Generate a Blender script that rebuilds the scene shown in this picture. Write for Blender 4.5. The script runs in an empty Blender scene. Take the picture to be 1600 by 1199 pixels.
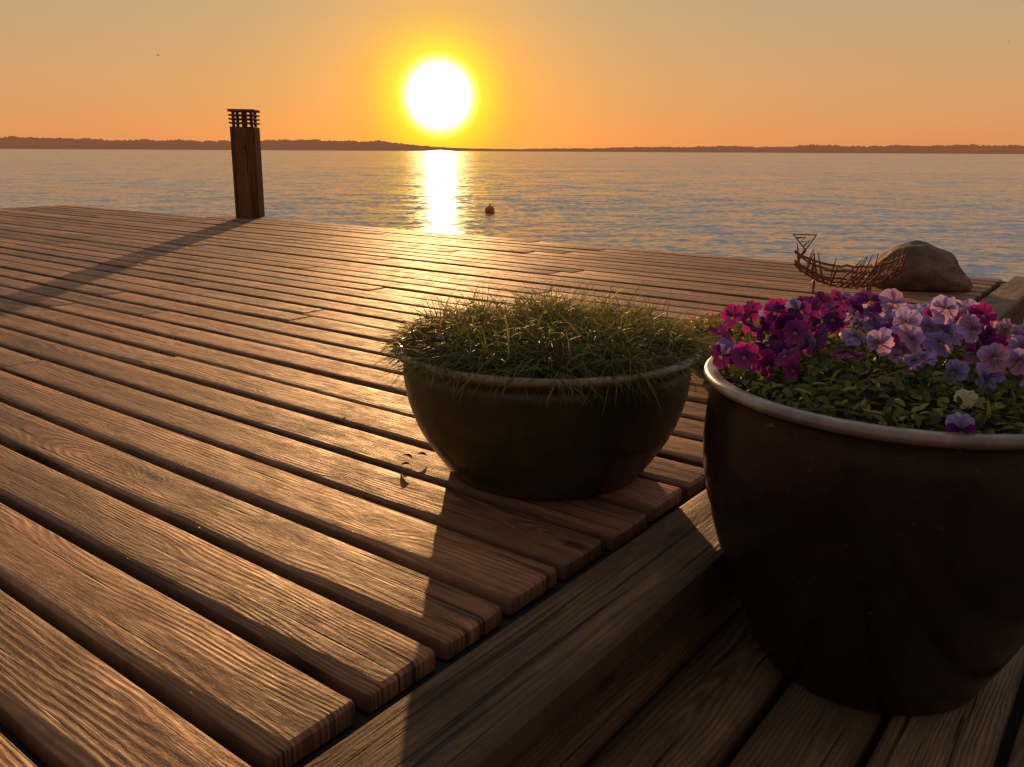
import bpy, math, random
import numpy as np
from mathutils import Vector, Matrix, noise, Quaternion
R = math.radians
random.seed(7)
scene = bpy.context.scene
COL = scene.collection
scene.view_settings.view_transform = 'Standard'
scene.view_settings.look = 'None'
scene.view_settings.exposure = 0
scene.view_settings.gamma = 1

# ------------------------------------------------------------------ helpers
def new_obj(name, verts, faces, mats=(), smooth=False, parent=None):
    me = bpy.data.meshes.new(name)
    me.from_pydata([tuple(v) for v in verts], [], faces)
    for m in mats: me.materials.append(m)
    if smooth:
        me.polygons.foreach_set("use_smooth", [True]*len(me.polygons))
    me.update()
    ob = bpy.data.objects.new(name, me)
    COL.objects.link(ob)
    if parent: ob.parent = parent
    return ob

def empty(name, loc=(0,0,0), rotz=0):
    e = bpy.data.objects.new(name, None)
    e.location = loc; e.rotation_euler = (0,0,rotz)
    e.empty_display_size = .1
    COL.objects.link(e)
    return e

class NT:
    def __init__(s, mat):
        s.t = mat.node_tree; s.n = s.t.nodes; s.l = s.t.links
    def node(s, typ, **kw):
        n = s.n.new(typ)
        for k, v in kw.items(): setattr(n, k, v)
        return n
    def put(s, sock, v):
        if isinstance(v, bpy.types.NodeSocket): s.l.new(v, sock)
        elif v is not None: sock.default_value = v
    def math(s, op, a, b=None, c=None, clamp=False):
        n = s.node('ShaderNodeMath', operation=op, use_clamp=clamp)
        s.put(n.inputs[0], a)
        if b is not None: s.put(n.inputs[1], b)
        if c is not None: s.put(n.inputs[2], c)
        return n.outputs[0]
    def comb(s, x, y, z):
        n = s.node('ShaderNodeCombineXYZ')
        s.put(n.inputs[0], x); s.put(n.inputs[1], y); s.put(n.inputs[2], z)
        return n.outputs[0]
    def sep(s, v):
        n = s.node('ShaderNodeSeparateXYZ'); s.put(n.inputs[0], v)
        return n.outputs
    def noise(s, vec, scale=1, detail=3, rough=.5, dist=0, out='Fac'):
        n = s.node('ShaderNodeTexNoise')
        if vec is not None: s.put(n.inputs['Vector'], vec)
        n.inputs['Scale'].default_value = scale
        n.inputs['Detail'].default_value = detail
        n.inputs['Roughness'].default_value = rough
        n.inputs['Distortion'].default_value = dist
        return n.outputs[out]
    def mix(s, f, a, b, mode='MIX'):
        n = s.node('ShaderNodeMix', data_type='RGBA', blend_type=mode)
        s.put(n.inputs[0], f)
        s.put(n.inputs[6], a if not isinstance(a, tuple) else (*a[:3], 1))
        s.put(n.inputs[7], b if not isinstance(b, tuple) else (*b[:3], 1))
        return n.outputs[2]
    def maprange(s, v, a, b, c=0, d=1, smooth=False):
        n = s.node('ShaderNodeMapRange')
        if smooth: n.interpolation_type = 'SMOOTHSTEP'
        s.put(n.inputs[0], v)
        for i, q in enumerate((a, b, c, d)): n.inputs[i+1].default_value = q
        return n.outputs[0]
    def bump(s, h, strength=1, dist=.01, normal=None):
        n = s.node('ShaderNodeBump')
        n.inputs['Strength'].default_value = strength
        n.inputs['Distance'].default_value = dist
        s.put(n.inputs['Height'], h)
        if normal is not None: s.put(n.inputs['Normal'], normal)
        return n.outputs[0]

def material(name):
    m = bpy.data.materials.new(name); m.use_nodes = True
    nt = NT(m)
    b = nt.n['Principled BSDF']
    return m, nt, b

def simple_mat(name, c1, c2, scale=20, rough=.6, bumpd=.002, detail=5, spec=.5, metal=0):
    m, nt, b = material(name)
    tc = nt.node('ShaderNodeTexCoord').outputs['Object']
    f = nt.noise(tc, scale, detail, .6)
    ff = nt.maprange(f, .35, .65)
    nt.put(b.inputs['Base Color'], nt.mix(ff, c1, c2))
    b.inputs['Roughness'].default_value = rough
    b.inputs['Metallic'].default_value = metal
    b.inputs['Specular IOR Level'].default_value = spec
    f2 = nt.noise(tc, scale*3, 4, .6)
    nt.put(b.inputs['Normal'], nt.bump(f2, .6, bumpd))
    return m

# ------------------------------------------------------------------ materials
def wood_mat(name, light, dark, rough=.5, freq=130, bumpd=.0020, spec=.5):
    m, nt, b = material(name)
    at = nt.node('ShaderNodeAttribute', attribute_name='pc')
    X, Y, Rr = nt.sep(at.outputs['Vector'])
    R10 = nt.math('MULTIPLY', Rr, 57.0)
    R2 = nt.math('FRACT', nt.math('MULTIPLY', Rr, 91.7))
    drift = nt.noise(nt.comb(nt.math('MULTIPLY', X, .8), nt.math('MULTIPLY', Y, 2.), R10), 1, 2, .5)
    drift = nt.math('MULTIPLY', nt.math('SUBTRACT', drift, .5), .30)
    vor = nt.node('ShaderNodeTexVoronoi', voronoi_dimensions='2D'); vor.inputs['Scale'].default_value = 1
    nt.put(vor.inputs['Vector'], nt.comb(nt.math('MULTIPLY', X, 1.7), nt.math('ADD', nt.math('MULTIPLY', Y, 5.), R10), 0.))
    d = vor.outputs['Distance']
    k = nt.math('POWER', nt.maprange(d, .0, .36, 1, 0), 2.5)
    zz = nt.math('ADD', drift, nt.math('MULTIPLY', k, .07))
    wob = nt.noise(nt.comb(nt.math('MULTIPLY', X, 3.), nt.math('MULTIPLY', Y, 14.), R10), 1, 3, .6)
    Yp = nt.math('ADD', Y, nt.math('MULTIPLY', nt.math('SUBTRACT', wob, .5), .030))
    Yp = nt.math('ADD', Yp, nt.math('MULTIPLY', nt.math('SUBTRACT', Rr, .5), .10))
    rad = nt.math('SQRT', nt.math('ADD', nt.math('MULTIPLY', Yp, Yp), nt.math('MULTIPLY', zz, zz)))
    fine = nt.noise(nt.comb(nt.math('MULTIPLY', X, 7.), nt.math('MULTIPLY', Y, 420.), R10), 1, 4, .6)
    fr = nt.math('MULTIPLY_ADD', R2, 6.283*freq*.6, 6.283*freq*.7)
    ph = nt.math('ADD', nt.math('MULTIPLY', rad, fr), nt.math('MULTIPLY', fine, 2.6))
    ring = nt.math('MULTIPLY_ADD', nt.math('SINE', ph), .5, .5)
    ring = nt.math('POWER', ring, 1.3)
    vis = nt.maprange(nt.noise(nt.comb(nt.math('MULTIPLY', X, 1.7), nt.math('MULTIPLY', Y, 11.), nt.math('ADD', R10, 9.)), 1, 3, .6), .38, .65, .15, 1)
    big = nt.noise(nt.comb(nt.math('MULTIPLY', X, 1.3), nt.math('MULTIPLY', Y, 7.), R10), 1, 4, .6)
    crack = nt.noise(nt.comb(nt.math('MULTIPLY', X, 1.6), nt.math('MULTIPLY', Y, 75.), R10), 1, 3, .6, .3)
    crackm = nt.maprange(crack, .60, .67, 0, 1)
    grime = nt.maprange(nt.noise(nt.comb(X, nt.math('MULTIPLY', Y, 3.), R10), 9, 7, .75), .43, .64)
    stain = nt.maprange(nt.noise(nt.comb(X, nt.math('MULTIPLY', Y, 1.6), R10), 3.2, 5, .65), .47, .68)
    v = nt.math('ADD', nt.math('MULTIPLY', nt.math('MULTIPLY', ring, vis), .6), nt.math('MULTIPLY', fine, .65))
    v = nt.math('ADD', v, nt.math('MULTIPLY', nt.math('SUBTRACT', big, .57), 2.0), clamp=True)
    c = nt.mix(v, dark, light)
    c = nt.mix(nt.math('MULTIPLY', grime, .55), c, (dark[0]*.85, dark[1]*.95, dark[2]*1.25))
    c = nt.mix(nt.math('MULTIPLY', stain, .5), c, (dark[0]*.8, dark[1]*.8, dark[2]*.9))
    edge = nt.maprange(nt.math('ABSOLUTE', Y), .048, .066, 0, .55)
    c = nt.mix(edge, c, (dark[0]*.6, dark[1]*.6, dark[2]*.7))
    c = nt.mix(nt.maprange(d, .03, .07, .85, 0), c, (.035, .018, .01))
    c = nt.mix(nt.math('MULTIPLY', crackm, .85), c, (.02, .012, .008))
    hv = nt.math('MULTIPLY_ADD', Rr, .55, .74)
    c = nt.mix(1, c, nt.comb(hv, hv, hv), 'MULTIPLY')
    nt.put(b.inputs['Base Color'], c)
    rgh = nt.math('MULTIPLY_ADD', fine, .25, rough-.1)
    rgh = nt.math('ADD', rgh, nt.math('MULTIPLY', grime, .15))
    nt.put(b.inputs['Roughness'], rgh)
    b.inputs['Specular IOR Level'].default_value = spec
    b.inputs['Specular Tint'].default_value = (1, .68, .42, 1)
    h = nt.math('ADD', nt.math('MULTIPLY', nt.math('MULTIPLY', ring, vis), .50), nt.math('MULTIPLY', fine, .75))
    h = nt.math('SUBTRACT', h, nt.math('MULTIPLY', crackm, 1.8))
    h = nt.math('ADD', h, nt.math('MULTIPLY', big, 1.2))
    h = nt.math('ADD', h, nt.math('MULTIPLY', grime, -.5))
    nt.put(b.inputs['Normal'], nt.bump(h, 1, bumpd))
    return m

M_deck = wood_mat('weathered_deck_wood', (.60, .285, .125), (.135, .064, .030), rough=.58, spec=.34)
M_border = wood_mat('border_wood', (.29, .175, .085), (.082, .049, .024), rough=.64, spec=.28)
M_post = wood_mat('bollard_wood', (.36, .165, .07), (.17, .072, .032), freq=80, rough=.7, spec=.3)
M_under, nt, b = material('dark_underdeck'); b.inputs['Roughness'].default_value = .9
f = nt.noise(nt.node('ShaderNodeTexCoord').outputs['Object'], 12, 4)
nt.put(b.inputs['Base Color'], nt.mix(f, (.010, .006, .004), (.03, .018, .011)))  # near-black: under-deck shade is put into this colour

def leaf_mat(name, attr='Col', trans=.45, rough=.45):
    m, nt, b = material(name)
    a = nt.node('ShaderNodeAttribute', attribute_name=attr).outputs['Color']
    nt.put(b.inputs['Base Color'], a)
    b.inputs['Roughness'].default_value = rough
    b.inputs['Specular IOR Level'].default_value = .35
    t = nt.node('ShaderNodeBsdfTranslucent')
    nt.put(t.inputs['Color'], nt.mix(1, a, (1.0, 1.0, .75), 'MULTIPLY'))
    mx = nt.node('ShaderNodeMixShader'); mx.inputs[0].default_value = trans
    nt.l.new(b.outputs[0], mx.inputs[1]); nt.l.new(t.outputs[0], mx.inputs[2])
    nt.l.new(mx.outputs[0], nt.n['Material Output'].inputs[0])
    return m
M_grass = leaf_mat('grass_blades', trans=.5, rough=.55)
M_leaf = leaf_mat('viola_leaves', trans=.45)
M_petal = leaf_mat('viola_petals', trans=.5, rough=.6)
M_soil = simple_mat('potting_soil', (.02, .013, .008), (.06, .04, .025), 60, .95, .01)

def glaze(name, c1, c2, rough, dustc=(.10, .07, .035)):
    m, nt, b = material(name)
    tc = nt.node('ShaderNodeTexCoord').outputs['Object']
    x, y, z = nt.sep(tc)
    f = nt.noise(nt.comb(x, y, nt.math('MULTIPLY', z, .35)), 16, 6, .65)
    sp = nt.noise(tc, 130, 3, .7)
    spm = nt.maprange(sp, .64, .72)
    c = nt.mix(nt.maprange(f, .3, .7), c1, c2)
    c = nt.mix(nt.math('MULTIPLY', spm, .3), c, (.17, .11, .06))
    dust = nt.maprange(nt.noise(nt.comb(x, y, nt.math('MULTIPLY', z, .6)), 6, 6, .7), .5, .75)
    c = nt.mix(nt.math('MULTIPLY', dust, .2), c, dustc)
    nt.put(b.inputs['Base Color'], c)
    nt.put(b.inputs['Roughness'], nt.math('ADD', nt.math('MULTIPLY_ADD', f, .25, rough-.15), nt.math('MULTIPLY', dust, .2)))
    nt.put(b.inputs['Normal'], nt.bump(f, .4, .003))
    return m
M_pot1 = glaze('olive_brown_glaze', (.034, .027, .007), (.062, .048, .014), .28)
M_pot1rim = glaze('olive_rim', (.13, .09, .03), (.26, .18, .07), .30)
M_pot2 = glaze('dark_brown_glaze', (.012, .0055, .003), (.024, .011, .0055), .22, (.05, .03, .015))
M_pot2rim = glaze('worn_pale_rim', (.10, .07, .05), (.34, .25, .19), .28)
M_stone, nt, b = material('granite_boulder')
tc = nt.node('ShaderNodeTexCoord').outputs['Object']
f1 = nt.noise(tc, 7, 6, .65); f2 = nt.noise(tc, 60, 4, .7)
c = nt.mix(nt.maprange(f1, .35, .65), (.075, .045, .025), (.20, .125, .07))
c = nt.mix(nt.maprange(f2, .55, .7, 0, .6), c, (.035, .025, .016))
nt.put(b.inputs['Base Color'], c); b.inputs['Roughness'].default_value = .8
nt.put(b.inputs['Normal'], nt.bump(nt.math('ADD', f1, nt.math('MULTIPLY', f2, .3)), 1, .022))
M_rust = simple_mat('rusty_iron', (.13, .04, .02), (.32, .11, .05), 60, .8, .001)
M_buoy = simple_mat('red_buoy_plastic', (.60, .07, .015), (.70, .13, .03), 10, .5, .001)
M_bird = simple_mat('bird_feathers', (.08, .06, .05), (.2, .17, .15), 10, .8, .001)
M_dry = simple_mat('dry_leaf', (.08, .04, .02), (.2, .11, .05), 40, .8, .001)
M_metal = simple_mat('dark_metal', (.05, .03, .02), (.08, .05, .035), 40, .5, .0005)

# ------------------------------------------------------------------ world
SUN_AZ = R(-4.75)
SUN_EL = R(3.35)
sd = Vector((math.sin(SUN_AZ)*math.cos(SUN_EL), math.cos(SUN_AZ)*math.cos(SUN_EL), math.sin(SUN_EL)))
w = bpy.data.worlds.new("World"); scene.world = w; w.use_nodes = True
nt = NT(w)
for n in list(nt.n): nt.n.remove(n)
out = nt.node('ShaderNodeOutputWorld')
sky = nt.node('ShaderNodeTexSky', sky_type='NISHITA')
sky.sun_disc = False; sky.sun_elevation = SUN_EL; sky.sun_rotation = SUN_AZ
sky.air_density = 1.0; sky.dust_density = .3
bg1 = nt.node('ShaderNodeBackground'); bg1.inputs[1].default_value = .05
nt.put(bg1.inputs[0], nt.mix(1, sky.outputs[0], (.16, .09, .03), 'MULTIPLY'))
g = nt.node('ShaderNodeTexCoord').outputs['Generated']
nv = nt.node('ShaderNodeVectorMath', operation='NORMALIZE'); nt.l.new(g, nv.inputs[0])
gx, gy, gz = nt.sep(nv.outputs[0])
dp = nt.node('ShaderNodeVectorMath', operation='DOT_PRODUCT')
nt.l.new(nv.outputs[0], dp.inputs[0]); dp.inputs[1].default_value = sd
ang = nt.math('MULTIPLY', nt.math('ARCCOSINE', nt.math('MINIMUM', dp.outputs['Value'], .9999999)), 57.29578)
ramp = nt.node('ShaderNodeValToRGB')
nt.put(ramp.inputs[0], nt.math('SQRT', nt.math('MAXIMUM', gz, 0.0)))
cr = ramp.color_ramp
stops = [(0.0, (.62, .235, .095)), (.15, (.66, .285, .110)), (.27, (.60, .33, .150)), (.36, (.51, .345, .195)), (.41, (.45, .34, .22)),
         (.48, (.42, .37, .30)), (.58, (.37, .40, .48)), (.75, (.35, .36, .41)), (1.0, (.36, .33, .32))]
cr.elements[0].position = 0; cr.elements[0].color = (*stops[0][1], 1)
cr.elements[1].position = 1; cr.elements[1].color = (*stops[-1][1], 1)
for p, c in stops[1:-1]:
    e = cr.elements.new(p); e.color = (*c, 1)
side = nt.maprange(dp.outputs['Value'], -1, .8, 0, 1, True)
base = nt.mix(side, nt.mix(1, ramp.outputs[0], (.52, .46, .44), 'MULTIPLY'), ramp.outputs[0])
br, bgc, bb = nt.sep(base)
def ex(width, power, amp):
    q = nt.math('POWER', nt.math('DIVIDE', ang, width), power)
    return nt.math('MULTIPLY', nt.math('EXPONENT', nt.math('MULTIPLY', q, -1.0)), amp)
def A(*xs):
    r = xs[0]
    for q in xs[1:]: r = nt.math('ADD', r, q)
    return r
Rc = A(br, ex(2.4, 6, 3.5), ex(6.5, 2.0, .42), ex(16, 1.2, .15))
Gc = A(bgc, ex(2.1, 6, 3.2), ex(3.35, 3.2, .55), ex(6, 1.5, .15), ex(15, 1.3, .05))
Bc = A(nt.math('MULTIPLY', bb, nt.math('SUBTRACT', 1.0, A(ex(4.6, 2.2, .60), ex(13, 1.5, .28)))), ex(1.95, 5, 2.6))
bg2 = nt.node('ShaderNodeBackground'); nt.put(bg2.inputs[0], nt.comb(Rc, Gc, Bc)); bg2.inputs[1].default_value = 1.0
ad = nt.node('ShaderNodeAddShader')
nt.l.new(bg1.outputs[0], ad.inputs[0]); nt.l.new(bg2.outputs[0], ad.inputs[1]); nt.l.new(ad.outputs[0], out.inputs[0])

L = bpy.data.lights.new('sun', 'SUN'); L.energy = 5; L.angle = R(.55); L.color = (1, .53, .21)
lo = bpy.data.objects.new('sun', L); COL.objects.link(lo)
el = R(6.4)
ld = Vector((math.sin(SUN_AZ)*math.cos(el), math.cos(SUN_AZ)*math.cos(el), math.sin(el)))
lo.rotation_euler = (-ld).to_track_quat('-Z', 'Y').to_euler()
lo.location = (-5, 50, 8)

# ------------------------------------------------------------------ camera
cam = bpy.data.cameras.new('camera'); co = bpy.data.objects.new('camera', cam); COL.objects.link(co)
cam.lens = 29.9; cam.sensor_width = 36; cam.clip_start = .02; cam.clip_end = 30000
co.matrix_world = Matrix.Translation((0, 0, .65)) @ Matrix.Rotation(R(90-15.3), 4, 'X') @ Matrix.Rotation(R(.29), 4, 'Z')
scene.camera = co

# ------------------------------------------------------------------ water
WZ = -.90
m, nt, b = material('lake_water')
tc = nt.node('ShaderNodeTexCoord').outputs['Object']
x, y, z = nt.sep(tc)
def slopes(sx, off, scale, det):
    c = nt.noise(nt.comb(nt.math('MULTIPLY', x, sx), y, off), scale, det, .6, .3, 'Color')
    r_, g_, b_ = nt.sep(c)
    return nt.math('SUBTRACT', r_, .5), nt.math('SUBTRACT', g_, .5)
a1, b1 = slopes(.5, 0., 1.6, 3)
a2, b2 = slopes(.7, 5., 6.5, 3)
a3, b3 = slopes(.35, 9., .12, 3)
gust = nt.maprange(nt.noise(nt.comb(nt.math('MULTIPLY', x, .25), y, 2.), .05, 4, .6), .35, .65, .8, 1.2)
SX = nt.math('ADD', nt.math('MULTIPLY', a1, .24), nt.math('MULTIPLY', a2, .24))
SY = nt.math('ADD', nt.math('MULTIPLY', b1, .44), nt.math('MULTIPLY', b2, .58))
SY = nt.math('ADD', SY, nt.math('MULTIPLY', b3, .12))
SX = nt.math('MULTIPLY', SX, gust); SY = nt.math('MULTIPLY', SY, gust)
nn = nt.node('ShaderNodeVectorMath', operation='NORMALIZE')
nt.put(nn.inputs[0], nt.comb(SX, nt.math('SUBTRACT', SY, .055), 1.0))
nt.put(b.inputs['Normal'], nn.outputs[0])
b.inputs['Base Color'].default_value = (.15, .165, .19, 1)
b.inputs['Roughness'].default_value = .09
b.inputs['IOR'].default_value = 1.33
ws = 9000
new_obj('water', [(-ws, -8, WZ), (ws, -8, WZ), (ws, 14000, WZ), (-ws, 14000, WZ)], [(0, 1, 2, 3)], [m])

M_ground = simple_mat('lawn', (.03, .05, .015), (.07, .09, .03), 3, .95, .02)
gv = []; gf = []
N = 24
for i in range(N+1):
    for j in range(6):
        xx = -60+120*i/N
        yy = -40+36*j/5 + (1.2*noise.noise(Vector((xx*.1, 0, 3))) if j == 5 else 0)
        zz = -.25 if j < 5 else -1.0
        gv.append((xx, yy, zz+.05*noise.noise(Vector((xx*.3, yy*.3, 0)))))
for i in range(N):
    for j in range(5):
        a = i*6+j; gf.append((a, a+6, a+7, a+1))
new_obj('ground', gv, gf, [M_ground], True)

# ------------------------------------------------------------------ far shore
def shore_h(az):
    u = 800+1378*math.tan(max(-1.3, min(1.3, az)))
    pts = [(-3000, 14), (0, 16), (150, 13), (360, 13), (480, 15), (590, 13.5), (650, 8), (720, 4), (800, 3.5), (900, 5),
           (1050, 7.5), (1200, 9), (1290, 11), (1400, 11), (1600, 12), (4000, 12)]
    return float(np.interp(u, [p[0] for p in pts], [p[1] for p in pts]))/1378.
m, nt, b = material('hazy_far_woodland')
tc = nt.node('ShaderNodeTexCoord').outputs['Object']
f = nt.noise(tc, .03, 5, .65)
nt.put(b.inputs['Base Color'], nt.mix(f, (.06, .04, .022), (.17, .11, .06)))
b.inputs['Roughness'].default_value = 1
b.inputs['Specular IOR Level'].default_value = 0
b.inputs['Emission Color'].default_value = (.30, .115, .055, 1)   # uniform glow painted in for aerial haze at 2.5 km
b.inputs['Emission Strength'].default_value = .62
sv = []; sf = []
D = 2500
rows = [(0, 0), (8, .5), (50, .85), (110, 1.0), (260, .7), (500, 0)]
az0, az1, st = -1.25, 1.25, .0007
n = int((az1-az0)/st)
for i in range(n+1):
    az = az0+i*st
    H0 = shore_h(az)*D
    for j, (dd, fr) in enumerate(rows):
        r = (D+dd)/max(.35, math.cos(az))**.9
        px, py = r*math.sin(az), r*math.cos(az)
        t = noise.noise(Vector((px*.006, py*.006, j*.4)))*.22 + noise.noise(Vector((px*.03, py*.03, j*5.)))*.17 + noise.noise(Vector((px*.12, 9, j*5.)))*.14
        hh = H0*fr*(1+t)*(r/D) if fr > 0 else -3
        if fr > .8 and .312 < az < .345: hh += (3.0 if (int(az*1400) % 4) else 0)
        sv.append((px, py, WZ+max(hh, -3)))
nr = len(rows)
for i in range(n):
    for j in range(nr-1):
        a = i*nr+j; sf.append((a, a+nr, a+nr+1, a+1))
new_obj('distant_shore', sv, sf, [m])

# ------------------------------------------------------------------ deck
ANG = R(-37.6)
ORG = Vector((.010, 1.130, 0))
def D2W(a, s, z=0):
    lx, ly = -a, s
    c, q = math.cos(ANG), math.sin(ANG)
    return Vector((ORG.x+c*lx-q*ly, ORG.y+q*lx+c*ly, z))
deck = empty('wooden_deck', ORG, ANG)

class Boards:
    def __init__(s): s.v = []; s.f = []; s.pc = []
    def add(s, p0, p1, width, zt, th, seed, axis='x', seg=.35, bev=.004, cup=.0012):
        (a0, c0), (a1, c1) = p0, p1
        Lb = abs(a1-a0); ns = max(2, int(Lb/seg))
        hw = width/2
        prof = [(-hw, -th), (-hw, -bev*1.4), (-hw+bev*.35, -bev*.45), (-hw+bev*1.3, 0), (-hw*.45, -cup*.6), (0, -cup), (hw*.45, -cup*.6),
                (hw-bev*1.3, 0), (hw-bev*.35, -bev*.45), (hw, -bev*1.4), (hw, -th)]
        k = len(prof); base = len(s.v); rnd = random.random()
        xs = [0, .003, .008]+[Lb*i/ns for i in range(1, ns)]+[Lb-.008, Lb-.003, Lb]
        for i, x in enumerate(xs):
            e = 0
            if i == 0 or i == len(xs)-1: e = .0045
            elif i == 1 or i == len(xs)-2: e = .0014
            along = a0+x if a1 > a0 else a0-x
            cc = c0+(c1-c0)*x/Lb
            wob = .0022*noise.noise(Vector((along*.7, seed*3.1, 0)))
            zw = .0022*noise.noise(Vector((along*.9, seed*2.3, 5)))
            for (py, pz) in prof:
                yy = py*(1-e*.8/hw)
                zz = pz-(e if pz > -th*.5 else 0)
                if axis == 'x': co_ = (along, cc+yy+wob, zt+zz+zw)
                else: co_ = (cc+yy+wob, along, zt+zz+zw)
                s.v.append(co_); s.pc.append((along+rnd*41.3, py, rnd))
        m_ = len(xs)
        for i in range(m_-1):
            for j in range(k):
                a = base+i*k+j; b_ = base+i*k+(j+1) % k
                s.f.append((a, b_, b_+k, a+k))
        s.f.append(tuple(base+j for j in range(k))); s.f.append(tuple(base+(m_-1)*k+j for j in range(k)))
    def build(s, name, mat, parent):
        import bmesh
        ob = new_obj(name, s.v, s.f, [mat], True, parent)
        bm = bmesh.new(); bm.from_mesh(ob.data); bmesh.ops.recalc_face_normals(bm, faces=bm.faces); bm.to_mesh(ob.data); bm.free()
        at = ob.data.attributes.new('pc', 'FLOAT_VECTOR', 'POINT')
        at.data.foreach_set('vector', np.array(s.pc, dtype=np.float32).ravel())
        ob.data.set_sharp_from_angle(angle=R(40))
        return ob
PITCH = .1445
GAP = .0175
pl = Boards()
i = -22
s0 = -.006
while True:
    sc = s0+PITCH*(i+.5)
    if sc > 4.40: break
    aend = 9.85
    if sc > 3.98: aend = 7.0
    a = .010+random.uniform(0, .007)
    first = True
    while a < aend-.2:
        ln = random.uniform(3.0, 4.8) if not first else random.uniform(1.6, 4.8)
        e = min(a+ln, aend)
        if aend-e < .8: e = aend
        pl.add((-a, sc), (-e, sc), PITCH-GAP+random.uniform(-.002, .002), random.uniform(-.003, .003), .028, i+a*7, bev=.0038)
        a = e+.005; first = False
    i += 1
pl.build('planks', M_deck, deck)
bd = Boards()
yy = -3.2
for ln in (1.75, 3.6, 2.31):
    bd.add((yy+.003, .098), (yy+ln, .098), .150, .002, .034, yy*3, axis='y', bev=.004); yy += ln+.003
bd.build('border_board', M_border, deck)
def box(x0, x1, y0, y1, z0, z1):
    return [(x0,y0,z0),(x1,y0,z0),(x1,y1,z0),(x0,y1,z0),(x0,y0,z1),(x1,y0,z1),(x1,y1,z1),(x0,y1,z1)], \
           [(0,3,2,1),(4,5,6,7),(0,1,5,4),(1,2,6,5),(2,3,7,6),(3,0,4,7)]
def boxes(name, lst, mat, parent, pcx=None):
    V=[];F=[];PC=[]
    for bx in lst:
        v,f=box(*bx); o=len(V); V+=v; F+=[tuple(q+o for q in ff) for ff in f]
        rnd=random.random()
        dx,dy,dz=bx[1]-bx[0],bx[3]-bx[2],bx[5]-bx[4]
        for p in v:
            if dy>=dx and dy>=dz: PC.append((p[1]+rnd*20,p[0]+p[2],rnd))
            elif dz>=dx: PC.append((p[2]+rnd*20,p[0]-bx[0]+p[1]-bx[2]-.1,rnd))
            else: PC.append((p[0]+rnd*20,p[1]+p[2],rnd))
    ob=new_obj(name,V,F,[mat],False,parent)
    at=ob.data.attributes.new('pc','FLOAT_VECTOR','POINT')
    at.data.foreach_set('vector',np.array(PC,dtype=np.float32).ravel())
    bv=ob.modifiers.new('bev','BEVEL'); bv.width=.003; bv.segments=2
    return ob
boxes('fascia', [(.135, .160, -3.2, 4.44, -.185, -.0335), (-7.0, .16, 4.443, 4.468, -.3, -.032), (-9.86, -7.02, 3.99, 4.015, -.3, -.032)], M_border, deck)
boxes('dark_underdeck_block', [(-9.8, .13, -3.2, 3.98, -.9, -.034), (-6.98, .13, 3.985, 4.42, -.9, -.036), (.17, 2.4, -3.2, 4.4, -.95, -.19)], M_under, deck)  # solid dark blocks filling the underside so the board gaps look shaded
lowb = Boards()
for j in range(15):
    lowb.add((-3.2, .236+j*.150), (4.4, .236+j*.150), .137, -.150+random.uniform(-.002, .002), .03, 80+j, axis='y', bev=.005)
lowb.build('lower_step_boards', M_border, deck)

# ------------------------------------------------------------------ bollard light
bol = empty('bollard_light', D2W(6.62, 4.31, 0), 0)
bol.rotation_euler = (0, R(.6), R(4))
w2 = .116
boxes('post', [(-w2, w2, -w2, w2, .0, .86)], M_post, bol)
cap = []
for zc in (.886, .922, .958):
    t = .016; o = w2+.006
    cap += [(-o, o, -o, -o+.03, zc, zc+t), (-o, o, o-.03, o, zc, zc+t), (-o, -o+.03, -o+.031, o-.031, zc, zc+t), (o-.03, o, -o+.031, o-.031, zc, zc+t)]
cap += [(-w2-.010, w2+.010, -w2-.010, w2+.010, .996, 1.020)]
for sx in (-1, 1):
    for sy in (-1, 1):
        cx, cy = sx*(w2-.032), sy*(w2-.032)
        cap.append((cx-.013, cx+.013, cy-.013, cy+.013, .855, .998))
cap.append((-.022, .022, -.022, .022, .855, .997))
boxes('louvre_head', cap, M_post, bol)

# ------------------------------------------------------------------ lathe pots
def lathe(name, prof, mats, matidx, parent, seg=96, loc=(0,0,0), wob=.0015):
    V=[];F=[]
    k=len(prof)
    for i in range(seg):
        t=2*math.pi*i/seg
        for (r,z) in prof:
            rr=r*(1+wob*3*noise.noise(Vector((math.cos(t)*1.5,math.sin(t)*1.5,z*4))))
            V.append((rr*math.cos(t)+loc[0],rr*math.sin(t)+loc[1],z+loc[2]))
    idx=[]
    for i in range(seg):
        for j in range(k-1):
            a=i*k+j; b_=((i+1)%seg)*k+j
            F.append((a,b_,b_+1,a+1)); idx.append(matidx[j])
    ob=new_obj(name,V,F,mats,True,parent)
    ob.data.polygons.foreach_set('material_index',idx)
    ob.data.set_sharp_from_angle(angle=R(48))
    return ob
def smooth_prof(pts, n=4):
    """flat base, then a Catmull-Rom curve up the wall"""
    out=[(0.0,pts[0][1])]
    q=pts[1:]
    for i in range(len(q)-1):
        p0=q[max(i-1,0)];p1=q[i];p2=q[i+1];p3=q[min(i+2,len(q)-1)]
        for t in [j/n for j in range(n)]:
            out.append(tuple(.5*((2*p1[c])+(-p0[c]+p2[c])*t+(2*p0[c]-5*p1[c]+4*p2[c]-p3[c])*t*t+(-p0[c]+3*p1[c]-3*p2[c]+p3[c])*t**3) for c in (0,1)))
    out.append(q[-1]); return out

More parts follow.
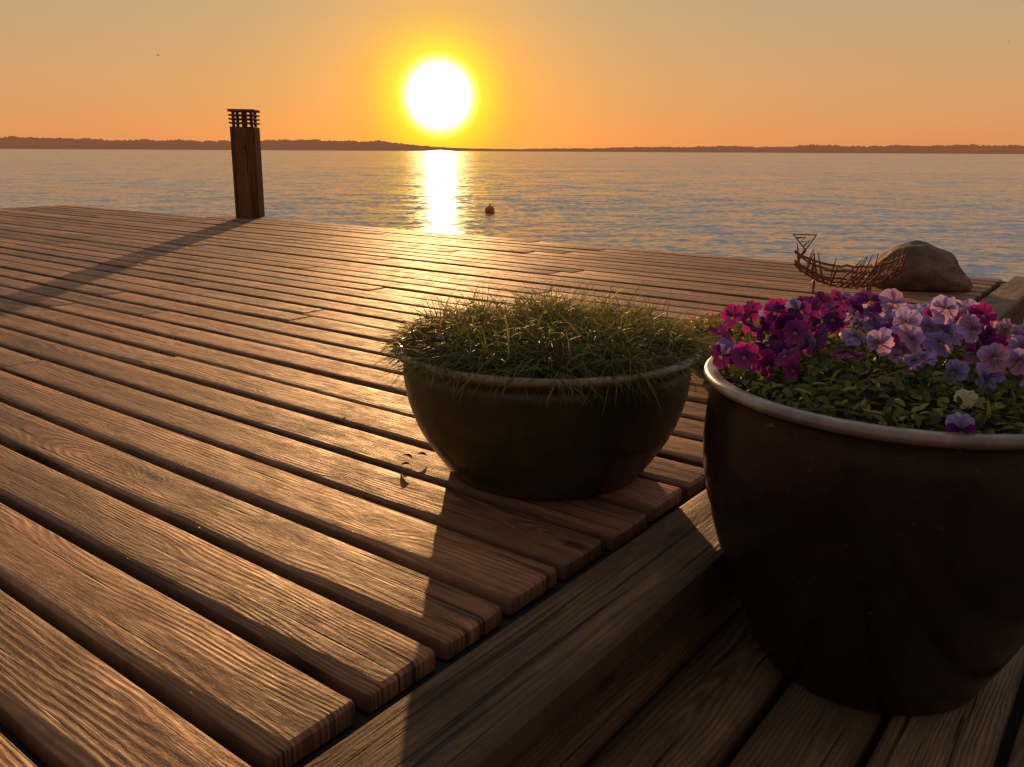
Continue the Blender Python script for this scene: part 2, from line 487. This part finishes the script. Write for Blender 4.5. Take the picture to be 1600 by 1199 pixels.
P1 = Vector((.072, 1.722, .004))
pot1 = empty('grass_planter_bowl', P1)
prof = smooth_prof([(.0, .0), (.205, .0), (.238, .045), (.270, .10), (.290, .16), (.297, .213), (.294, .238), (.300, .246), (.312, .251), (.317, .259), (.311, .266), (.297, .266), (.288, .258), (.283, .235), (.277, .2)])
nb = 1+5*4+2
lathe('bowl', prof, [M_pot1, M_pot1rim], [0 if j < nb else 1 for j in range(len(prof))], pot1)
def soil(name, r, z, parent, dome=.02):
    V=[(0,0,z+dome)];F=[]
    rings=10;seg=48
    for q in range(1,rings+1):
        for i in range(seg):
            t=2*math.pi*i/seg; rr=r*q/rings
            zz=z+dome*(1-(q/rings)**2)+.006*noise.noise(Vector((rr*math.cos(t)*30,rr*math.sin(t)*30,1)))
            V.append((rr*math.cos(t),rr*math.sin(t),zz))
    for i in range(seg): F.append((0,1+i,1+(i+1)%seg))
    for q in range(rings-1):
        for i in range(seg):
            a=1+q*seg+i;b_=1+q*seg+(i+1)%seg
            F.append((a,a+seg,b_+seg,b_))
    return new_obj(name,V,F,[M_soil],True,parent)
soil('soil', .284, .235, pot1, .03)

class Foliage:
    def __init__(s): s.v=[];s.f=[];s.c=[]
    def blade(s, p, d, ln, wd, col, curl, seg=4, tipcol=None):
        p=Vector(p); d=Vector(d).normalized()
        side=d.cross(Vector((random.uniform(-1,1),random.uniform(-1,1),random.uniform(-.3,.3))))
        if side.length<1e-3: side=Vector((1,0,0))
        side.normalize()
        b0=len(s.v)
        tipcol=tipcol or col
        for i in range(seg+1):
            t=i/seg
            wv=wd*(1-t**2.2)*.5+.0002
            s.v.append(tuple(p+side*wv)); s.v.append(tuple(p-side*wv))
            cc=tuple(col[k]*(1-t)+tipcol[k]*t for k in range(3))+(1,)
            s.c+= [cc,cc]
            p=p+d*(ln/seg)
            d=(d+Vector(curl)*(1/seg)).normalized()
        for i in range(seg):
            a=b0+i*2; s.f.append((a,a+1,a+3,a+2))
    def leaf(s, p, d, n_, ln, wd, col, cup=.2):
        p=Vector(p);d=Vector(d).normalized();n_=Vector(n_)
        r=d.cross(n_); 
        if r.length<1e-3: r=Vector((1,0,0))
        r.normalize(); nn=r.cross(d).normalized()
        b0=len(s.v)
        prof=[(0,.05),(.25,.8),(.5,1),(.75,.75),(1,.05)]
        for t,wv in prof:
            c_=p+d*(ln*t)-nn*(ln*.25*t*t)
            for sgn in (-1,0,1):
                s.v.append(tuple(c_+r*(sgn*wd*.5*wv)+nn*(abs(sgn)*wd*cup*wv)))
                k=.8 if sgn==0 else 1
                s.c.append((col[0]*k,col[1]*k,col[2]*k,1))
        for i in range(4):
            for j in range(2):
                a=b0+i*3+j; s.f.append((a,a+1,a+4,a+3))
    def build(s,name,mat,parent,smooth=True):
        ob=new_obj(name,s.v,s.f,[mat],smooth,parent)
        at=ob.data.color_attributes.new('Col','FLOAT_COLOR','POINT')
        at.data.foreach_set('color',np.array(s.c,dtype=np.float32).ravel())
        return ob
g=Foliage()
for t in range(290):
    a=random.uniform(0,2*math.pi); r=.278*math.sqrt(random.random())
    cx,cy=r*math.cos(a),r*math.sin(a)
    topn=.5+.5*noise.noise(Vector((cx*11,cy*11,4)))
    outw=Vector((math.cos(a),math.sin(a),0))*(r/.275)
    tl=Vector((random.gauss(0,.45),random.gauss(0,.45),0))
    hs=random.uniform(.85,1.15)*(1.10-.16*(r/.278)**2)
    tq=random.uniform(.6,1.4)
    for k in range(42):
        px,py=cx+random.gauss(0,.010),cy+random.gauss(0,.010)
        rr=math.hypot(px,py)
        if rr>.283: px*=.283/rr;py*=.283/rr
        sp=Vector((random.gauss(0,.5),random.gauss(0,.5),0))
        d=Vector((0,0,1))+sp+outw*.45+tl*.6
        ln=random.uniform(.085,.13)*(.85+.4*topn)*hs
        dry=random.random()
        if dry<.20: col=(.20,.14,.055)
        else:
            q=random.uniform(.7,1.35)*tq; col=(.085*q,.105*q,.025*q)
        tip=(col[0]*1.8,col[1]*1.6,col[2]*1.5)
        cu=sp*2.2+Vector((random.gauss(0,.8),random.gauss(0,.8),-random.uniform(1.2,3.6)))+outw*.8
        g.blade((px,py,.243+.02*(1-(r/.285)**2)),d,ln,random.uniform(.0020,.0034),col,cu,5,tip)
g.build('grass_tuft',M_grass,pot1)

# --- right pot with violas
P2 = Vector((.590, 1.250, -.148))
pot2 = empty('viola_planter_pot', P2)
prof = smooth_prof([(.0, .0), (.172, .0), (.200, .06), (.226, .12), (.254, .19), (.276, .27), (.285, .34), (.284, .40), (.279, .442), (.280, .452), (.288, .456), (.292, .463), (.287, .470), (.274, .471), (.267, .463), (.262, .44), (.25, .40)])
nb = 1+8*4
lathe('pot', prof, [M_pot2, M_pot2rim], [0 if j < nb else 1 for j in range(len(prof))], pot2, 128)
soil('soil', .262, .43, pot2, .03)

lv=Foliage()
def moundz(r): return .04+.05*(1-(r/.25)**2)
for k in range(3200):
    a=random.uniform(0,2*math.pi); r=.262*math.sqrt(random.random())
    x_,y_=r*math.cos(a),r*math.sin(a)
    z_=.43+moundz(r)*random.uniform(.2,1.0)+.02*noise.noise(Vector((x_*20,y_*20,0)))
    d=Vector((random.gauss(0,1),random.gauss(0,1),random.uniform(-.1,.9)))+Vector((math.cos(a),math.sin(a),0))*.4
    q=random.uniform(.6,1.5)
    col=(.12*q,.145*q,.025*q) if random.random()>.2 else (.29,.28,.04)
    lv.leaf((x_,y_,z_),d,(random.gauss(0,.5),random.gauss(0,.5),1),random.uniform(.014,.030),random.uniform(.006,.013),col)
for q in range(3):
    lv.leaf((-.245+q*.004,.035-.01*q,.46),(random.uniform(-.3,.2),0,1),(0,-1,.1),.055-.008*q,.014,(.40,.46,.04),.1)

pet=Foliage()
def viola(p,nrm,size,top,bot,face=(.03,.005,.05)):
    nrm=Vector(nrm).normalized(); up=Vector((random.gauss(0,.22),random.gauss(0,.22),1))
    r=up.cross(nrm).normalized(); u=nrm.cross(r).normalized(); p=Vector(p)
    spec=[(58,1.05,1.0,top,-.0010),(122,1.05,1.0,top,.0006),(182,.92,.82,bot,.0022),(-2,.92,.82,bot,.0026),(270,1.0,1.12,bot,.0042)]
    fold=random.uniform(-.1,.35)
    for (an,sc_,ws_,col,lift) in spec:
        an=R(an+random.gauss(0,6)); dx=r*math.cos(an)+u*math.sin(an); tx=-r*math.sin(an)+u*math.cos(an)
        Lp=size*.58*sc_*random.uniform(.9,1.08); Wp=size*.31*ws_*random.uniform(.9,1.12)
        b0=len(pet.v); c0=(.62,.36,.02) if an>R(225) else face
        pet.v.append(tuple(p+nrm*lift)); pet.c.append((*c0,1))
        n_=9; kk=random.uniform(.7,1.15)
        ph=random.uniform(0,6); tilt=random.gauss(-.12,.22)-fold*.3
        for ring,fr in enumerate((.34,.72,1)):
            for i in range(n_):
                q=-1+2*i/(n_-1)
                th=q*1.45
                l_=Lp*fr*(.46+.54*math.cos(th)-.07*math.exp(-(q/.22)**2))
                w_=Wp*math.sin(th)*(.32 if ring==0 else (.80 if ring==1 else 1.0))
                ruff=.0022*math.sin(ph+i*2.1)*fr*fr
                z_=lift+ruff+tilt*l_*fr-.10*abs(w_)*fr
                pet.v.append(tuple(p+dx*l_+tx*w_+nrm*z_))
                cc=[min(.9,col[j]*kk*(1.12 if ring==2 else 1)) for j in range(3)]
                if ring==0:
                    f_=.75 if i%2 else .35
                    cc=[face[j]*f_+cc[j]*(1-f_) for j in range(3)]
                if ring==1 and i in (3,5) : cc=[c_*.72 for c_ in cc]
                pet.c.append((*cc,1))
        for i in range(n_-1): pet.f.append((b0,b0+1+i,b0+2+i))
        for q in range(2):
            for i in range(n_-1):
                a=b0+1+q*n_+i; pet.f.append((a,a+n_,a+n_+1,a+1))
LIL=(.52,.32,.70);LAV=(.40,.31,.72);MAG=(.36,.025,.27);PUR=(.16,.018,.20);PNK=(.64,.30,.54);WHT=(.75,.68,.45);DK=(.09,.01,.12);BLU=(.24,.18,.56)
fl=[]
tries=0
while len(fl)<135 and tries<18000:
    tries+=1
    a=random.uniform(0,2*math.pi); r=.270*math.sqrt(random.random())
    x_,y_=r*math.cos(a),r*math.sin(a)
    vdep=x_*(-.425)+y_*(-.905)
    if vdep>.13 and random.random()<.985: continue
    if vdep>.03 and random.random()<.4: continue
    z_=.43+moundz(min(r,.25))+random.uniform(.0,.05)+(.014 if vdep<0 else 0)
    if any((x_-f[0])**2+(y_-f[1])**2+(z_-f[2])**2<.0245**2 for f in fl): continue
    fl.append((x_,y_,z_))
for (x_,y_,z_) in fl:
    lat=x_*.905-y_*.425+random.gauss(0,.03)
    if lat<-.13: cols=[(PUR,MAG),(MAG,MAG),(PUR,PUR),(DK,MAG),(BLU,PUR)]
    elif lat<-.04: cols=[(MAG,MAG),(PUR,MAG),(LIL,LIL),(LAV,LIL),(PUR,PUR),(MAG,PUR)]
    elif lat<.07: cols=[(LAV,LIL),(LIL,LIL),(BLU,LAV),(LIL,PNK),(LAV,LAV)]
    else: cols=[(MAG,MAG),(PNK,LIL),(LIL,PNK),(PUR,PUR),(LIL,LIL),(MAG,PNK)]
    top,bot=random.choice(cols)
    nrm=(random.gauss(-.2,.6),random.gauss(-.4,.6),random.uniform(.0,.9))
    viola((x_,y_,z_),nrm,random.uniform(.033,.045),top,bot)
    lv.blade((x_*.97,y_*.97,z_-.06),(random.gauss(0,.1),random.gauss(0,.1),1),.062,.0022,(.12,.17,.03),(0,0,0),3)
viola((-.01,-.205,.495),(-.3,-.6,.6),.026,WHT,WHT,(.6,.45,.08))
viola((-.045,-.268,.474),(-.2,-.9,-.1),.034,LAV,PUR)
lv.build('viola_leaves',M_leaf,pot2)
pet.build('viola_flowers',M_petal,pot2)

# --- small pot with weeds between
pot3 = empty('small_herb_pot', Vector((.655, 2.45, .006)))
prof = smooth_prof([(.0,.0),(.10,.0),(.115,.008),(.14,.05),(.155,.09),(.158,.10),(.168,.107),(.168,.12),(.152,.121),(.145,.10)])
lathe('pot', prof, [M_pot2], [0]*len(prof), pot3, 64)
soil('soil', .147, .10, pot3, .01)
hb=Foliage()
for k in range(1700):
    a=random.uniform(0,2*math.pi); r=.25*math.sqrt(random.random())
    x_,y_=r*math.cos(a)+.03,r*math.sin(a)
    z_=.105+random.uniform(0,.085)*(1.2-r/.26)
    q=random.uniform(.6,1.5)
    col=(.20*q,.20*q,.03*q) if random.random()>.25 else (.38*q,.24*q,.045*q)
    hb.leaf((x_,y_,z_),(random.gauss(0,1),random.gauss(0,1),random.uniform(0,1)),(random.gauss(0,.5),random.gauss(0,.5),1),random.uniform(.012,.026),random.uniform(.005,.011),col)
for k in range(70):
    a=random.uniform(0,2*math.pi); r=.18*math.sqrt(random.random())
    hb.blade((r*math.cos(a),r*math.sin(a),.12),(random.gauss(0,.3),random.gauss(0,.3),1),random.uniform(.05,.11),.002,(.20,.14,.05),(random.gauss(0,.3),random.gauss(0,.3),-.3),4,(.5,.14,.06))
hb.build('herb_foliage',M_leaf,pot3)

# ------------------------------------------------------------------ boulder
import bmesh
bm=bmesh.new(); bmesh.ops.create_icosphere(bm,subdivisions=5,radius=1)
for v in bm.verts:
    p=v.co.copy()
    r=1+.18*noise.noise(p*1.2+Vector((3,1,7)))+.09*noise.noise(p*3.0)+.025*noise.noise(p*9)
    q=p*r
    z_=q.z
    hgt=.155*(1+.04*q.x-.36*max(0,abs(q.x-.05)-.15)**1.1)
    z_= max(z_,-.42)
    v.co=Vector((q.x*.235-.02*z_,q.y*.18,(z_+.42)*hgt))
me=bpy.data.meshes.new('boulder'); bm.to_mesh(me); bm.free(); me.materials.append(M_stone)
me.polygons.foreach_set('use_smooth',[True]*len(me.polygons))
bo=bpy.data.objects.new('boulder',me); COL.objects.link(bo)
bo.location=(2.035,4.27,-.002); bo.rotation_euler=(0,0,R(-24))

# ------------------------------------------------------------------ rusty fish basket
fish=empty('rusty_fish_fire_basket',Vector((1.59,4.03,.0)),R(-18))
def rod(name,pts,rad,mat,parent,closed=False,pointed=False):
    cu=bpy.data.curves.new(name,'CURVE'); cu.dimensions='3D'; cu.bevel_depth=rad; cu.bevel_resolution=2
    sp=cu.splines.new('POLY'); sp.points.add(len(pts)-1)
    for i,p in enumerate(pts):
        sp.points[i].co=(*p,1)
        if pointed and i in (0,len(pts)-1): sp.points[i].radius=.35
    sp.use_cyclic_u=closed
    cu.materials.append(mat)
    ob=bpy.data.objects.new(name,cu); COL.objects.link(ob); ob.parent=parent
    return ob
def keel(t): return .035+.095*abs(t)**2.2
rn=0
for wv in (-1,-.55,0,.55,1):
    pts=[]
    for i in range(17):
        t=-1+2*i/16
        wid=.105*math.cos(t*1.35)
        lift=abs(wv)**2*.085*(1-.3*abs(t))
        pts.append((t*.245+random.uniform(-.003,.003),wv*wid,keel(t)+lift+random.uniform(-.004,.004)))
    rod('hull_rod_%d'%rn,pts,.0055,M_rust,fish); rn+=1
for k in range(16):
    t=-.88+1.76*k/15
    wid=.12*math.cos(t*1.25)+.01
    pts=[]; ex1=random.uniform(0,.055); lean=random.uniform(-.03,.07)
    for j in range(11):
        u=-1+2*j/10
        pts.append((t*.245+.045*abs(u)**2*(1 if t>-.2 else -.6)+lean*abs(u)**3,u*wid*1.1,keel(t)-.006+.09*abs(u)**2.0+ex1*abs(u)**6))
    rod('rib_%d'%k,pts,.005,M_rust,fish,pointed=True)
rod('tail_stem',[(-.235,0,.13),(-.222,0,.165),(-.20,0,.200)],.007,M_rust,fish)
rod('tail_frame',[(-.20,0,.200),(-.262,0,.272),(-.157,0,.272)],.006,M_rust,fish,closed=True)
rod('tail_zigzag',[(-.245,0,.255),(-.205,0,.26),(-.225,0,.237),(-.185,0,.243),(-.21,0,.220)],.0048,M_rust,fish)
for sx in (-.15,.10):
    rod('foot',[(sx,-.06,.006),(sx,-.035,.05),(sx,.035,.05),(sx,.06,.006)],.007,M_rust,fish)

# ------------------------------------------------------------------ buoy
buoy=empty('mooring_buoy',(-.60,22.5,WZ))
pf=smooth_prof([(.0,-.11),(.07,-.09),(.115,-.03),(.128,.04),(.115,.11),(.075,.155),(.03,.175),(.022,.195),(.0,.197)])
lathe('float',pf,[M_buoy],[0]*len(pf),buoy,32)
rod('eye',[(.022*math.cos(a),0,.205+.022*math.sin(a)) for a in [i*math.pi/6 for i in range(12)]],.007,M_metal,buoy,closed=True)

# ------------------------------------------------------------------ birds
def bird(loc,span,rot):
    V=[];F=[]
    bodyp=[(-.5,.01),(-.35,.05),(-.1,.085),(.15,.08),(.32,.05),(.42,.05),(.52,.012)]
    for (x_,r) in bodyp:
        for i in range(8):
            t=i*math.pi/4; V.append((x_*.45*span,r*math.cos(t)*span*.7,r*math.sin(t)*span*.7))
    for j in range(len(bodyp)-1):
        for i in range(8):
            a=j*8+i;b_=j*8+(i+1)%8; F.append((a,b_,b_+8,a+8))
    for sg in (-1,1):
        o=len(V)
        for (yy_,zz_,ch,xo) in ((.03,.02,.11,.02),(.2,.12,.10,.05),(.36,.10,.06,.0),(.52,.04,.012,-.08)):
            V.append(((xo+ch)*span,sg*yy_*span,zz_*span)); V.append(((xo-ch)*span,sg*yy_*span,zz_*span))
        for q in range(3): F.append((o+q*2,o+q*2+1,o+q*2+3,o+q*2+2))
    ob=new_obj('flying_bird',V,F,[M_bird],True); ob.location=loc; ob.rotation_euler=(0,R(8),rot)
bird((-51,130,13.6),.85,R(75)); bird((76,140,17.2),.5,R(110))

# ------------------------------------------------------------------ debris on the deck
db=Foliage()
random.seed(11)
for i,(x_,y_) in enumerate([(-.215,1.74),(-.185,1.76),(-.235,1.70)]):
    an=random.uniform(0,6.28)
    db.leaf((x_,y_,.004),(math.cos(an),math.sin(an),.5),(0,0,1),.024,.009,(.10,.05,.025),.5)
for k in range(60):
    a_,s_=random.uniform(.3,6),random.uniform(.3,4.2)
    p=D2W(a_,s_,.004)
    ln=random.uniform(.006,.016); an=random.uniform(0,6.28)
    db.leaf((p.x,p.y,.003),(math.cos(an),math.sin(an),.08),(0,0,1),ln,ln*.5,(.10,.05,.025),.2)
db.build('leaf_debris',M_dry,None)
